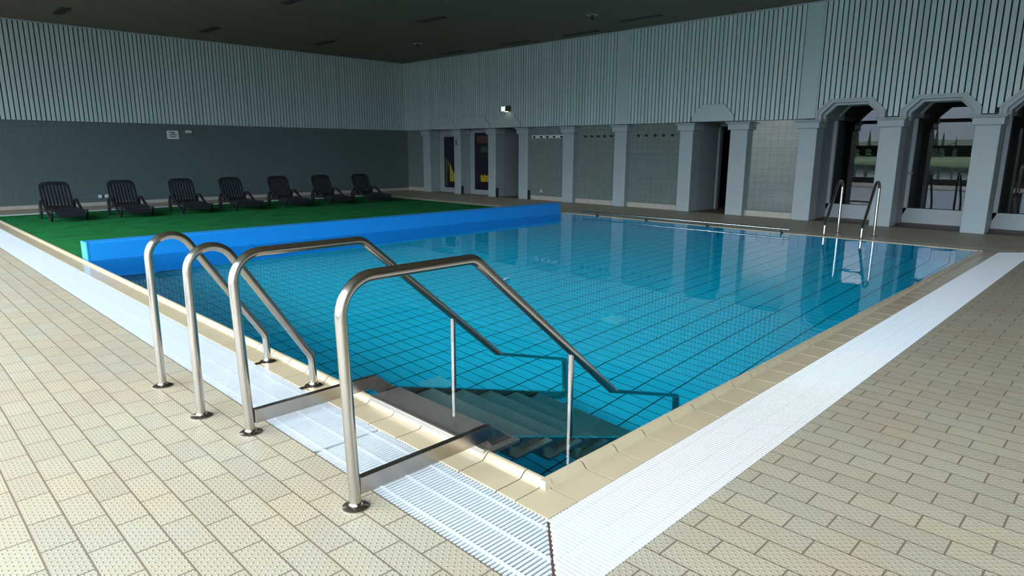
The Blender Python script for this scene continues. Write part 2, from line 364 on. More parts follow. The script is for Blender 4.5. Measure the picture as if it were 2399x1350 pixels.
# ---------------------------------------------------------------- drain gratings
def grating(name, L0, L1, place, mitre0=None, mitre1=None, bw=0.0, **k):
    m = MB(); p = 0.0205; n = int((L1 - L0) / p)
    def lim(w, which):   # across-range (0..GW) a bar at w may use because of the mitres
        return 0.006, GW - 0.006
    for i in range(n):
        w = L0 + (i + 0.5) * p; lo_, hi_ = 0.004, GW - 0.004
        if mitre0 is not None and w < mitre0 : lo_ = max(lo_, mitre0 - w + 0.013)
        if mitre1 is not None and w > mitre1: lo_ = max(lo_, w - mitre1 + 0.013)
        if hi_ - lo_ < 0.01: continue
        q = [(w - 0.0050 - bw, -0.022), (w - 0.0055 - bw, -0.004), (w - 0.0030 - bw, 0.0), (w + 0.0030 + bw, 0.0), (w + 0.0055 + bw, -0.004), (w + 0.0050 + bw, -0.022)]
        m.hexa([place(a, lo_, z) for a, z in q], [place(a, hi_, z) for a, z in q])
    for c in (0.052, GW / 2, GW - 0.052):      # lengthwise connecting ribs
        a, b = L0 + 0.002, L1 - 0.002
        if mitre0 is not None: a = max(a, mitre0 - c + 0.01)
        if mitre1 is not None: b = min(b, mitre1 + c - 0.01)
        A = [place(a, c + e, z) for e, z in ((-.006, -.020), (-.006, -.0015), (.006, -.0015), (.006, -.020))]
        B = [place(b, c + e, z) for e, z in ((-.006, -.020), (-.006, -.0015), (.006, -.0015), (.006, -.020))]
        if b > a: m.hexa(A, B)
    return tag(m.build(name, 'grate'), **k)
PL_LEFT = lambda w, c, z: (-c, w, z)
PL_NEAR = lambda w, c, z: (w, -c, z)
PL_FAR = lambda w, c, z: (XO + c, w, z)
PL_END = lambda w, c, z: (w, YO + c, z)
grating('drain_grating', -GW, 1.20, PL_LEFT, mitre0=0.0, label='short white slatted grating piece left of the dark slanting corner joint', cat='drain grating', group='drain gratings around the pool')
grating('drain_grating', 1.205, YO + 0.0, PL_LEFT, label='long white drain grating along the left pool edge, passing under the handrails', cat='drain grating', group='drain gratings around the pool')
grating('drain_grating', -GW, XO + GW, PL_NEAR, mitre0=0.0, mitre1=XO, bw=0.0028, label='brightest white drain grating, running along the right pool edge to the far corner', cat='drain grating', group='drain gratings around the pool')
MT['grate_far'] = plain('beige_grating', (0.36, 0.33, 0.26), 0.4)
_g = MT['grate']; MT['grate'] = MT['grate_far']
grating('drain_grating', -GW, YO + GW, PL_FAR, mitre0=0.0, mitre1=YO, bw=0.0035, label='beige drain grating along the far pool edge in front of the columns', cat='drain grating', group='drain gratings around the pool')
MT['grate'] = _g
grating('drain_grating', -GW, XO, PL_END, bw=0.0035, label='thin white drain grating behind the sun loungers at the back wall', cat='drain grating', group='drain gratings around the pool')

MT['brown_strip'] = plain('brown_joint', (0.10, 0.045, 0.03), 0.8)
m = MB(); m.hexa([(-.012, .0, -.044), (.012, .0, -.044), (-GW + .012, -GW, -.044), (-GW - .012, -GW, -.044)], [(-.006, .0, -.008), (.006, .0, -.008), (-GW + .006, -GW, -.008), (-GW - .006, -GW, -.008)])
struct(m.build('trim_14', 'brown_strip'))
# ---------------------------------------------------------------- water, divider, carpet
m = MB(); m.box(0.205 - 0.002, XB - 0.003, 0.205 - 0.002, DIV0 + 0.01, PD - 0.002, WATZ)
tag(m.build('pool_water', 'water'), 'clear turquoise water filling the swimming pool up to its rim', 'water', kind='stuff')
root = empty('pool_divider', (0.205, DIV0, 0), label='bright blue plastic barrier across the pool between the water and the green carpet', cat='pool divider')
m = MB(); m.prism([(-0.02 + 0.0, PD + 0.01), (-0.02, 0.245), (0.0, 0.262), (DIV1 - DIV0 - 0.03, 0.262), (DIV1 - DIV0, 0.245), (DIV1 - DIV0, PD + 0.01)], 'x', 0.006, 9.50 - 0.205)
m.build('panel', 'blue', root, bevel=0.006)
m = MB(); m.box(0.0, 0.03, -0.025, DIV1 - DIV0 + 0.004, 0.032, 0.267)
MT['lblue'] = plain('light_blue_plastic', (0.028, 0.276, 0.566), 0.3)
m.build('end_cap', 'lblue', root, bevel=0.01)
m = MB(); m.box(0.205, XB - 0.005, DIV1 + 0.005, YE + 0.0, -0.05, 0.022)
tag(m.build('carpet', 'carpet'), 'green artificial grass carpet covering the back part of the pool under the sun loungers', 'carpet')
for (x, y, w) in ((1.44, 2.53, 'nearest the pool stairs'), (3.86, 2.46, 'in the open middle of the pool'), (3.80, 6.36, 'closest to the blue barrier')):
    m = MB(); m.box(x - .115, x + .115, y - .115, y + .115, PD, PD + .012); tag(m.build('inlet_cover', 'pale', bevel=.004), 'pale square cover on the tiled pool bottom ' + w, 'inlet cover', 'square covers on the pool bottom')

# ---------------------------------------------------------------- left ladder handrails (and the far pair)
RT = 0.0235
def flange(name, x, y, z, parent):
    m = MB(); m.lathe([(0.056, z), (0.056, z + 0.005), (0.046, z + 0.011), (0.030, z + 0.015), (0.027, z + 0.022), (0.024, z + 0.022)], x, y, 28)
    return m.build(name, 'steel', parent, smooth=True)
def ladder_rail():
    root = empty('handrail', (0, 0, 0))
    sl = -1.564; zt = 0.79 - sl * 0 + 1.564 * (-0.30 + 0.59)
    P = [(0, 0, 0.0), (0.004, 0, zt + 0.0), (0.675, 0, 0.19), (0.677, 0, 0.0)]
    P[1] = (0.004, 0, 0.19 + 1.564 * 0.671)
    pts = fillet(P, [0.127, 0.09], 14)
    m = MB(); m.tube(pts, RT, 18); m.build('rail_tube', 'steel', root, smooth=True)
    flange('base_flange', 0, 0, 0, root); flange('base_flange', 0.677, 0, 0, root)
    m = MB(); m.box(0.58, 0.66, -0.022, 0.012, 0.0, 0.007); m.build('fixing_lug', 'steel', root, bevel=.002)
    return root
LR = ladder_rail()
spots = [((-0.595, 2.68, 0), 0, 'steel ladder handrail farthest left, its foot on the tiles left of the grating', 'handrails left of the pool stairs'),
         ((-0.600, 2.03, 0), 0, 'steel ladder handrail second from the left, beside the tall stair rails', 'handrails left of the pool stairs'),
         ((10.56, 2.45, 0), PI, 'left one of the two distant steel ladder handrails, before the dark arched window', 'distant ladder handrails'),
         ((10.53, 1.85, 0), PI, 'right one of the two distant steel ladder handrails, before a white column', 'distant ladder handrails')]
for i, (p, rz, lb, g) in enumerate(spots):
    o = LR if i == 0 else copy_tree(LR)
    o.location = p; o.rotation_euler = (0, 0, rz); tag(o, lb, 'handrail', g)

# ---------------------------------------------------------------- stainless pool stairs with two tall rails
root = empty('pool_stairs', (0, 0, 0), label='stainless steel pool stairs going down into the water between two tall handrails', cat='pool stairs')
RS = 0.0245
for (Y, zt, xt, nm) in ((0.622, 0.962, 0.17, 'near'), (1.63, 0.942, 0.22, 'far')):
    P = [(-0.498, Y, 0), (-0.525, Y, zt), (xt, Y, zt + 0.0), (2.03, Y, -0.60), (2.05, Y, PD)]
    pts = fillet(P, [0.15, 0.10, 0.07], 14)
    m = MB(); m.tube(pts, RS, 20); r = m.build('handrail', 'steel', root, smooth=True)
    flange('base_flange', -0.498, Y, 0, r)
    zp = zt + (0.88 - xt) * (-0.60 - zt) / (2.03 - xt)
    m = MB(); m.tube([(0.88, Y, -0.55), (0.88, Y, zp - 0.015)], 0.017, 14); m.build('post', 'steel', r, smooth=True)
    # stringer: flat bar over the deck, then down beside the treads
    yb = Y + (0.0 if nm == 'near' else -0.01)
    m = MB(); m.prism([(-0.478, 0.052), (-0.478, 0.128), (0.262, 0.128), (0.42, 0.0), (2.10, -1.31), (1.96, -1.33), (0.33, -0.055), (0.235, 0.052)], 'y', yb - 0.014, yb + 0.018)
    m.build('stringer', 'steel3', root, bevel=0.003)
TY0, TY1 = 0.565, 1.60
def nose(k): return 0.42 + 0.256 * k
m = MB(); m.box(0.168, nose(0), TY0, TY1, -0.028, 0.012); m.box(0.168, 0.184, TY0, TY1 - 0.06, 0.0, 0.043); m.build('tread', 'steel2', root, bevel=0.003)
for k in range(1, 6):
    m = MB(); m.box(nose(k - 1) - 0.03, nose(k), TY0, TY1, 0.012 - 0.205 * k - 0.035, 0.012 - 0.205 * k); m.build('tread', 'steel2', root, bevel=0.004)
    m = MB(); m.box(nose(k - 1) - 0.035, nose(k - 1) - 0.02, TY0 + .04, TY1 - .04, 0.012 - 0.205 * k, 0.012 - 0.205 * (k - 1) - 0.03); m.build('riser', 'steel2', root)

# far grab rail along the pool edge
root = empty('grab_rail', (XB - 0.09, 2.93, 0.10), label='long horizontal steel grab rail just above the water along the far pool edge', cat='grab rail')
m = MB(); m.tube([(0, 0, 0), (0, 4.57, 0)], 0.019, 14); m.build('rail_tube', 'steel', root, smooth=True)
for y in (3.07, 4.5, 5.87, 7.13):
    m = MB(); m.tube(fillet([(0, y - 2.93, 0), (0.0, y - 2.93, -0.065), (0.11, y - 2.93, -0.09)], 0.02, 6), 0.013, 10); m.build('bracket', 'rubber', root, smooth=True)

# ---------------------------------------------------------------- sun loungers
def make_lounger():   # local +x points towards the foot end; origin between the rear feet
    root = empty('sun_lounger', (0, 0, 0)); hw = 0.285
    def seatz(u): # seat surface height along u 0.12..1.60
        t = (u - 0.12) / 1.20; return 0.245 + 0.02 * math.sin(PI * t) - 0.085 * max(0, t - 0.72) ** 1.2 / 0.28 ** 1.2
    # seat deck: ribbed shell made of lengthwise slats inside a frame
    m = MB(); n = 12
    def strip(y0, y1, u0, u1, th, zf):
        us = [u0 + (u1 - u0) * i / n for i in range(n + 1)]
        for a, b in zip(us, us[1:]):
            m.hexa([(a, y0, zf(a) - th), (a, y1, zf(a) - th), (a, y1, zf(a)), (a, y0, zf(a))], [(b, y0, zf(b) - th), (b, y1, zf(b) - th), (b, y1, zf(b)), (b, y0, zf(b))])
    strip(-hw + .02, -hw + .075, 0.12, 1.32, .045, seatz); strip(hw - .075, hw - .02, 0.12, 1.32, .045, seatz)
    strip(-hw + .07, hw - .07, 0.12, 0.20, .035, seatz); strip(-hw + .07, hw - .07, 1.24, 1.32, .05, seatz); strip(-hw + .07, hw - .07, 0.70, 0.75, .03, seatz)
    k = 9; w = (2 * hw - .16) / k
    for i in range(k): strip(-hw + .08 + i * w + .004, -hw + .08 + (i + 1) * w - .004, 0.19, 1.25, .018, seatz)
    m.build('seat', 'black', root, bevel=0.004)
    hw = 0.33
    # back rest: leans back, rounded top corners, vertical slats
    ang = math.radians(66); L0_, L1_ = 0.02, 0.70; px, pz = 0.30, 0.235
    def BP(v, l, d): # v across, l along, d thickness
        return (px - 0.10 - l * math.cos(ang) + d * math.sin(ang), v, pz + l * math.sin(ang) + d * math.cos(ang))
    out = [(-hw + .03, 0.0), (-hw + .015, .35), (-hw + .025, .56), (-hw + .06, .625), (-hw + .14, .655), (0, .665), (hw - .14, .655), (hw - .06, .625), (hw - .025, .56), (hw - .015, .35), (hw - .03, 0.0)]
    inn = [(-hw + .085, .075), (-hw + .07, .35), (-hw + .085, .52), (-hw + .11, .565), (-hw + .16, .58), (0, .585), (hw - .16, .58), (hw - .11, .565), (hw - .085, .52), (hw - .07, .35), (hw - .085, .075)]
    m = MB()
    for i in range(len(out) - 1):
        q = [out[i], out[i + 1], inn[i + 1], inn[i]]
        m.hexa([BP(v, l, -.018) for v, l in q], [BP(v, l, .018) for v, l in q])
    q = [out[0], inn[0], inn[-1], out[-1]]; m.hexa([BP(v, l, -.018) for v, l in q], [BP(v, l, .018) for v, l in q])
    m.build('backrest', 'black', root, bevel=0.006)
    m = MB(); ns = 7; w = (2 * hw - .17) / ns
    for i in range(ns):
        a = -hw + .085 + i * w; q = [(a + .009, .06), (a + .009, .575), (a + w - .009, .575), (a + w - .009, .06)]
        m.hexa([BP(v, l, -.008) for v, l in q], [BP(v, l, .006) for v, l in q])
    m.build('back_slats', 'black', root)
    for s in (-1, 1):
        y = s * (hw + .005)
        def flat(P, R, wd, th, name):   # band following a path in the x-z plane
            pts = fillet([(a, 0, b) for a, b in P], R, 6); m = MB(); prev = None
            for a, b in zip(pts, pts[1:]):
                d = (b - a)
                if d.length < 1e-5: continue
                d.normalize(); nn = Vector((-d.z, 0, d.x)) * th
                A = [a - nn, a + nn]; B = [b - nn, b + nn]
                m.hexa([(A[0].x, y - wd, A[0].z), (A[0].x, y + wd, A[0].z), (A[1].x, y + wd, A[1].z), (A[1].x, y - wd, A[1].z)],
                       [(B[0].x, y - wd, B[0].z), (B[0].x, y + wd, B[0].z), (B[1].x, y + wd, B[1].z), (B[1].x, y - wd, B[1].z)])
            return m.build(name, 'black', root, bevel=0.004)
        flat([(0.12, 0.10), (0.13, 0.43), (0.33, 0.43), (1.08, 0.028)], [0.075, 0.11], .026, .022, 'armrest')
        flat([(1.06, 0.026), (1.20, 0.24)], 0.01, .020, .020, 'leg')
        m = MB(); m.prism([(-.03, 0), (.09, 0), (.14, .30), (.02, .34), (-.01, .25)], 'y', y - .02, y + .02); m.build('leg', 'black', root, bevel=.006)
        m = MB(); m.prism([(.13, .235), (1.22, .235), (1.24, .20), (.13, .19)], 'y', y - .014, y + .014); m.build('side_rail', 'black', root, bevel=.004)
    return root
LG = make_lounger()
lx = [1.20, 2.42, 3.65, 4.77, 5.98, 7.17, 8.38]
lab = ['black plastic sun lounger farthest left on the green carpet',
       'second black sun lounger from the left, in front of the two white wall sockets',
       'third black sun lounger from the left, below the white notice on the wall',
       'middle one of the seven black sun loungers, fourth from either end of the row',
       'fifth black sun lounger from the left, third from the right end of the row',
       'sixth black sun lounger from the left, next to the last one in the row',
       'black sun lounger at the right end of the row, closest to the room corner']
for i, x in enumerate(lx):
    o = LG if i == 0 else copy_tree(LG)
    o.scale = (.88, .88, .88); o.location = (x - .06, 14.70 - 0.03 * i, 0.023); o.rotation_euler = (0, 0, -PI / 2 + math.radians([1, 0, -1, 1, 0, 1, 0][i]))
    tag(o, lab[i], 'sun lounger', 'black sun loungers in a row on the carpet')

# ---------------------------------------------------------------- left wall (far end)
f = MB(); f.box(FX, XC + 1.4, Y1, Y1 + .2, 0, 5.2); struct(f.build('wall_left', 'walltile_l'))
f = MB(); f.box(FX, XC + .14, Y1 - .012, Y1, 0, 0.085); struct(f.build('baseboard_left', 'basebeige'))
def cladding(name, axis, a0, a1, z1, bottom, face, depth, phase, skip=None, sgn=-1):
    m = MB(); m.mi = 1; p = 0.0990
    i0 = math.floor((a0 - phase) / p); k = i0
    if axis == 'x': m.box(a0, a1, face, face + .006, ZS + 0.005, z1)
    m.mi = 0
    while phase + k * p < a1:
        a, b = max(a0, phase + k * p + .012), min(a1, phase + (k + 1) * p - .012)
        if b - a > .02:
            zb = bottom((a + b) / 2)
            if zb < z1 - .05:
                if axis == 'x': m.box(a, b, face - depth, face, zb, z1 - .03)
                else: m.box(face, face + depth, a, b, zb, z1 - .03)
        k += 1
    return struct(m.build(name, ['board', 'dark']))
cladding('trim_1', 'x', FX, XC + .02, ZC, lambda u: ZS, Y1 - .02, .03, 0.894 - 0.0495)
f = MB(); f.box(FX, XC, Y1 - .055, Y1, ZC - .03, ZC); struct(f.build('trim_2', 'paint'))

# ---------------------------------------------------------------- right wall with arcade
arch = {8: 'w', 9: 'w', 10: 'w', 0: 'd', 1: 'd', 2: 'd', 6: 'd'}     # bay index = between column i and i+1
XF = XC + .02     # cladding front
def archz(y, i, grow=0.0):
    lo_, hi_ = cols[i + 1][1], cols[i][0]; e = grow
    if y < lo_ - .07 - e or y > hi_ + .07 + e: return None
    lo_, hi_ = lo_ - .06 - e, hi_ + .06 + e; c = .25
    zz = 2.215 + e * .4; top = 2.46 + e
    return min(top, zz + (y - lo_) / c * (top - zz), zz + (hi_ - y) / c * (top - zz))
def bottom(y):
    z = ZS
    for i in arch:
        a = archz(y, i)
        if a: z = max(z, a - .02)
    return z
piers = [(13.02, 13.37), (8.285, 8.615), (3.68, 4.03)]
segs = []; hi = Y1 - .05
for a, b in piers + [(Y0 - .2, Y0)]: segs.append((b, hi)); hi = a
f = MB()   # dark backing behind the boards, cut out over the arched windows
for a, b in segs:
    ys = [a]; y = a
    while y < b: y = min(b, y + .03); ys.append(y)
    for u, v in zip(ys, ys[1:]): f.box(XF + .03, XF + .04, u, v, bottom((u + v) / 2) + .006, ZC)
struct(f.build('trim_3', 'dark'))
for n_, (a, b) in enumerate(segs):
    cladding('trim_%d' % (4 + n_), 'y', a, b, ZC, bottom, XF, .03, 3.494 + .0495)
f = MB()
for a, b in piers: f.box(XF - .012, XC + .3, a, b, ZS, ZC)
struct(f.build('trim_8', 'paint_up'))
f = MB(); f.box(XF - .02, XF + .05, Y0, Y1 - .05, ZC - .03, ZC); struct(f.build('trim_9', 'paint'))
# upper wall body (above the openings)
f = MB()
ys = sorted(set([Y0, Y1] + [c for p_ in cols for c in p_])); 
def upper(y0, y1, zb): f.box(XF + .04, XC + 1.5, y0, y1, zb, ZC)
prev = Y1
for i, (a, b) in enumerate(cols):
    # stretch above bay before this column (between previous column and this one)
    if i > 0:
        bi = i - 1; lo_, hi_ = b, cols[bi][0]
        if arch.get(bi) == 'w':
            c = .19; top = 2.44; zz = 2.2
            f.prism([(lo_, zz), (lo_, ZC), (hi_, ZC), (hi_, zz), (hi_ - c, top), (lo_ + c, top)], 'x', XF + .04, XC + 1.24)
        else: upper(lo_, hi_, ZS)
    upper(a, b, ZS)
upper(cols[0][1], Y1, ZS); upper(Y0, cols[-1][0], ZS)
struct(f.build('wall_right_upper', 'paint2'))
# tiled wall of the closed bays, dividers behind the columns
f = MB(); g2 = MB(); bb = MB()
f.box(XC + .15, XC + .35, cols[0][1] - .05, Y1, 0, ZS); bb.box(XC + .138, XC + .15, cols[0][1], Y1, 0, .12)
for i in (3, 4, 5, 7):
    f.box(XC + .15, XC + .35, cols[i + 1][1] - .05, cols[i][0] + .05, 0, ZS); bb.box(XC + .138, XC + .15, cols[i + 1][1], cols[i][0], 0, .12)
f.box(XC + .15, XC + .35, Y0, cols[-1][0] + .05, 0, ZS)
struct(f.build('wall_right', 'walltile_r')); struct(bb.build('baseboard_right', 'basebeige'))
for i, (a, b) in enumerate(cols):
    c = (a + b) / 2; g2.box(XC + .37, XC + 1.5, c - .09 if i in (8, 9, 10) else a, c + .09 if i in (8, 9, 10) else b, 0, 2.45 if i in (8, 9, 10, 11) else ZS)
struct(g2.build('wall_arcade_dividers', 'paint2'))
# columns: shaft + moulded capital
base = None
clab = ['white square column nearest the room corner, at the left end of the arcade',
        'white square column carrying a small dark thermometer, between the two poster recesses',
        'white square column between the dark poster recess and the doorway under the exit sign',
        'white square column right of the doorway under the exit sign, left of the board with hooks',
        'white square column between the white hook board and the middle row of black hooks',
        'white square column between the two rows of black hooks on bare tiles',
        'white square column between the last row of hooks and the open brown doorway',
        'white square column right of the open brown doorway',
        'white square column between the plain tiled bay and the first arched window',
        'white square column between the two fully visible arched windows, behind the far ladder',
        'widest looking white square column, near the right edge of the picture',
        'white square column just beyond the last arched window']
for i, (a, b) in enumerate(cols):
    c, h = (a + b) / 2, (b - a) / 2
    r = empty('column', (XC, c, 0), label=clab[i], cat='column', group='white square columns of the arcade')
    m = MB(); m.box(0, .38, -h, h, 0, 1.90); m.build('shaft', 'paint', r, bevel=.012)
    m = MB()
    for (e, z0_, z1_) in ((.045, 1.895, 2.02), (.07, 2.02, 2.045), (.095, 2.045, ZS - .02)):
        m.box(-e, .38, -h - e, h + e, z0_, z1_)
    m.build('capital', 'paint', r, bevel=.008)
    if i in (1, 2, 3):
        m = MB(); m.box(.005, .10, -h - .018, -h + .001, 0, .27); m.build('corner_guard', 'rubber', r, bevel=.003)
o = MB(); o.box(XC - .015, XC, -.022, .022, -.075, .075); o = o.build('thermometer', 'rubber', bevel=.006, loc=(0, 14.95, 1.66))
tag(o, 'small dark thermometer hanging on a white column', 'thermometer')
# plaster hoods above the doorways
for i, nm in ((0, 10), (1, 11), (2, 12), (6, 13)):
    lo_, hi_ = cols[i + 1][1] - .06, cols[i][0] + .06; c = .25
    m = MB(); m.prism([(lo_, ZS), (lo_, 2.215), (lo_ + c, 2.47), (hi_ - c, 2.47), (hi_, 2.215), (hi_, ZS)], 'x', XF - .03, XF + .05)
    struct(m.build('trim_%d' % nm, 'paint_up', bevel=.01))
# arched windows: stepped mouldings, frame, glass
XG = XC + 1.20
def archpts(lo_, hi_, zb, zs, zt, c): return [(lo_, zb), (lo_, zs), (lo_ + c, zt), (hi_ - c, zt), (hi_, zs), (hi_, zb)]
for n_, i in enumerate((8, 9, 10)):
    lo_, hi_ = cols[i + 1][1], cols[i][0]
    w = empty('window_%d' % (n_ + 1), (XG, (lo_ + hi_) / 2, 0)); w['kind'] = 'structure'
    m = MB(); ym = (lo_ + hi_) / 2
    o1 = archpts(lo_ - .06, hi_ + .06, 2.05, 2.215, 2.46, .25); o2 = archpts(lo_ - .02, hi_ + .02, 2.05, 2.20, 2.43, .235); o3 = archpts(lo_ + .05, hi_ - .05, 2.05, 2.175, 2.385, .21); o4 = archpts(lo_ + .10, hi_ - .10, 2.0, 2.15, 2.34, .19)
    T = lambda P: [(u - ym, v) for u, v in P]
    m.ring(T(o1), T(o2), 'x', XF - .03 - XG, XF + .06 - XG); m.ring(T(o2), T(o3), 'x', XF - .01 - XG, XF + .14 - XG); m.ring(T(o3), T(o4), 'x', XF + .10 - XG, XF + .22 - XG)
    m.build('window_surround', 'paint', w)
    # frame fills the recess plane
    fl, fh = lo_ - .16, hi_ + .16; gl, gh = lo_ + .02, hi_ + .03
    m = MB(); fo = [(fl, 0), (fl, 2.6), (fl + .01, 2.61), (fh - .01, 2.61), (fh, 2.6), (fh, 0)]; gi = archpts(gl, gh, .30, 2.12, 2.38, .24)
    m.ring(T(fo), T(gi), 'x', 0, .08); m.box(0, .08, fl - ym, fh - ym, 0, .30)
    m.build('window_frame', 'frame', w)
    m = MB(); gp = T(gi); a = [m.bm.verts.new((.04, u, v)) for u, v in gp]; m.face(a); m.build('window_glass', 'glass', w)
    if n_ == 1:
        m = MB(); m.box(-.05, 0, gh - ym + .03, gh - ym + .06, .99, 1.02); m.box(-.06, -.045, gh - ym - .06, gh - ym + .06, .995, 1.02); m.build('window_handle', 'steel', w)
# rooms behind
f = MB()
f.box(16.9, 17.0, Y0, Y1, 0, 3.2); f.box(XC + 1.3, 17.0, 4.4, 4.5, 0, 3.2); f.box(XC + 1.5, 17.0, Y0, Y1, 3.1, 3.2); f.box(XC + 1.3, 17, Y0 - .1, Y0, 0, 3.2); f.box(XC + 1.3, 17, Y1, Y1 + .1, 0, 3.2)
struct(f.build('wall_back_rooms', 'darkroom'))
# recess backs / corridors
f = MB(); f.box(XC + .42, XC + .5, cols[1][1], cols[0][0], 0, ZS); f.box(XC + .42, XC + .5, cols[2][1], cols[1][0], 0, ZS); struct(f.build('wall_recess', 'paint2'))
m = MB(); m.box(XC + 1.3, XC + 1.38, 12.36, 13.11, 0, ZS); m.box(XC + .6, XC + 1.3, 12.125, 12.14, 0, ZS); struct(m.build('door_1', 'door'))
r = empty('door_2', (XC + 1.2, 6.40, 0)); r['kind'] = 'structure'
m = MB(); m.box(0, .10, -.92, -.86, 0, 2.06); m.box(0, .10, -.05, .0, 0, 2.06); m.box(0, .10, -.92, 0, 2.02, 2.09); m.build('door_frame', 'paint2', r)
m = MB(); m.box(.12, .72, -.90, -.86, .01, 2.02); m.build('door_leaf', 'door', r, bevel=.003)
m = MB(); m.box(.60, .66, -.86, -.80, 1.0, 1.03); m.build('door_handle', 'steel', r)
# posters
XP = XC + .42
def poster(y0, y1, z0, z1, lb, blobs):
    r = empty('poster', (XP, (y0 + y1) / 2, z0), label=lb, cat='poster'); ym = (y0 + y1) / 2
    m = MB(); m.box(-.03, -.001, y0 - ym, y1 - ym, 0, z1 - z0); m.build('board', 'posterdark', r, bevel=.004)
    for (n_, mt, pts) in blobs:
        m = MB(); m.prism([(y0 - ym + u * (y1 - y0), v * (z1 - z0)) for u, v in pts], 'x', -.033, -.03); m.build(n_, mt, r)
poster(15.30, 16.06, .17, 1.86, 'dark poster with a yellow lower half in the recess nearest the room corner',
       [('olive_print', 'olive', [(.08, .04), (.8, .04), (.8, .25), (.62, .5), (.93, .62), (.93, .04)]), ('yellow_print', 'yellow', [(.3, .12), (.62, .12), (.62, .52), (.45, .35), (.3, .27)])])
poster(13.72, 14.50, .16, 1.97, 'black poster with a small yellow patch near its bottom, in the second recess',
       [('yellow_print', 'yellow', [(.12, .15), (.60, .14), (.66, .22), (.6, .27), (.45, .25), (.38, .28), (.30, .25), (.14, .27)]),
        ('red_print', 'redp', [(.1, .82), (.85, .82), (.85, .95), (.1, .95)]), ('green_print', 'greenp', [(.15, .66), (.6, .66), (.6, .76), (.15, .76)])])
# coat hooks
def hook(y, z, board, lb):
    r = empty('coat_hook', (XC + .15, y, z), label=lb, cat='coat hook', group='black coat hooks between the columns')
    m = MB(); m.lathe([(.026, -.03), (.03, -.02), (.03, .0)], 0, 0, 14)
    for v in m.bm.verts: v.co = Vector((v.co.z - (.012 if board else 0), v.co.x, v.co.y))
    m.build('hook_plate', 'rubber', r, smooth=True)
    m = MB(); m.tube(fillet([(-.025, 0, 0), (-.07, 0, -.01), (-.075, 0, .03)], .015, 5), .009, 8); m.build('hook_arm', 'rubber', r, smooth=True)
r = MB(); r.box(XC + .136, XC + .15, 10.44, 11.72, 1.765, 1.855); tag(r.build('hook_board', 'whitepl', bevel=.004), 'narrow white board carrying five black hooks between two columns', 'hook board')
names = ['leftmost', 'second', 'middle', 'fourth', 'rightmost']
for ys_, bd, wh in (([11.60, 11.33, 11.09, 10.84, 10.56], 1, 'on the white hook board'), ([9.72, 9.50, 9.29, 9.08, 8.86], 0, 'in the row left of the sixth column, on bare tiles'), ([8.02, 7.78, 7.53, 7.29, 7.04], 0, 'in the row just left of the open brown doorway')):
    for q, y in enumerate(ys_): hook(y, 1.80, bd, '%s black coat hook %s' % (names[q], wh))
# exit sign lamp with down light
r = empty('exit_sign', (XF - .012, 12.60, 2.61), label='small lit green-white exit sign sticking out above the doorway hood', cat='exit sign')
m = MB(); m.box(-.16, -.02, -.16, .10, -.06, .10); m.build('housing', 'brass', r, bevel=.006)
m = MB(); m.box(-.166, -.16, -.06, .09, -.055, .085); m.build('lit_face', 'lit', r)
MT['egreen'] = plain('exit_green', (0.02, 0.16, 0.05), .5)
m = MB(); m.prism([(.0, .085), (.045, .085), (.022, .045)], 'x', -.169, -.166); m.build('arrow', 'egreen', r)
m = MB(); m.box(-.12, -.06, -.10, .0, -.068, -.06); m.build('down_light', emis('warm_down_light', (1.0, .88, .6), 6.0), r)
# left wall items
r = empty('notice_sign', (4.56, Y1 - .012, 1.81), label='white notice with four lines of dark text high on the tiled back wall', cat='sign')
m = MB(); m.box(-.15, .15, -.008, 0, -.115, .11); m.build('sign_board', 'whitepl', r)
for z, a, b in ((.065, -.09, .06), (.03, -.04, .05), (-.005, -.10, .11), (-.055, -.075, .09)):
    m = MB(); m.box(a, b, -.010, -.008, z - .009, z + .009); m.build('text_line', 'ink', r)
m = MB(); m.box(-.08, .08, -.05, 0, -.035, .035); tag(m.build('small_light', plain('cream_plastic', (.45, .5, .38), .4), bevel=.008, loc=(4.97, Y1 - .012, 1.895)), 'small pale rectangular box on the back wall, right of the notice', 'wall box')
for x, lb in ((2.655, 'left one of two small white sockets low on the tiled back wall'), (2.80, 'right one of two small white sockets, half hidden behind the second lounger')):
    r = empty('wall_socket', (x, Y1 - .012, .23), label=lb, cat='wall socket', group='wall sockets')
    m = MB(); m.box(-.042, .042, -.035, 0, -.042, .042); m.build('socket_body', 'whitepl', r, bevel=.008)
    m = MB(); m.box(-.03, .03, -.041, -.035, -.03, .03); m.build('socket_cover', 'whitepl', r, bevel=.003)
m = MB(); m.box(-.04, .04, -.05, .0, -.04, .04); tag(m.build('wall_socket', 'whitepl', bevel=.008, loc=(XC + .15, 11.33, .26)), 'tiny white socket low on the tiles below the white hook board', 'wall socket', 'wall sockets')

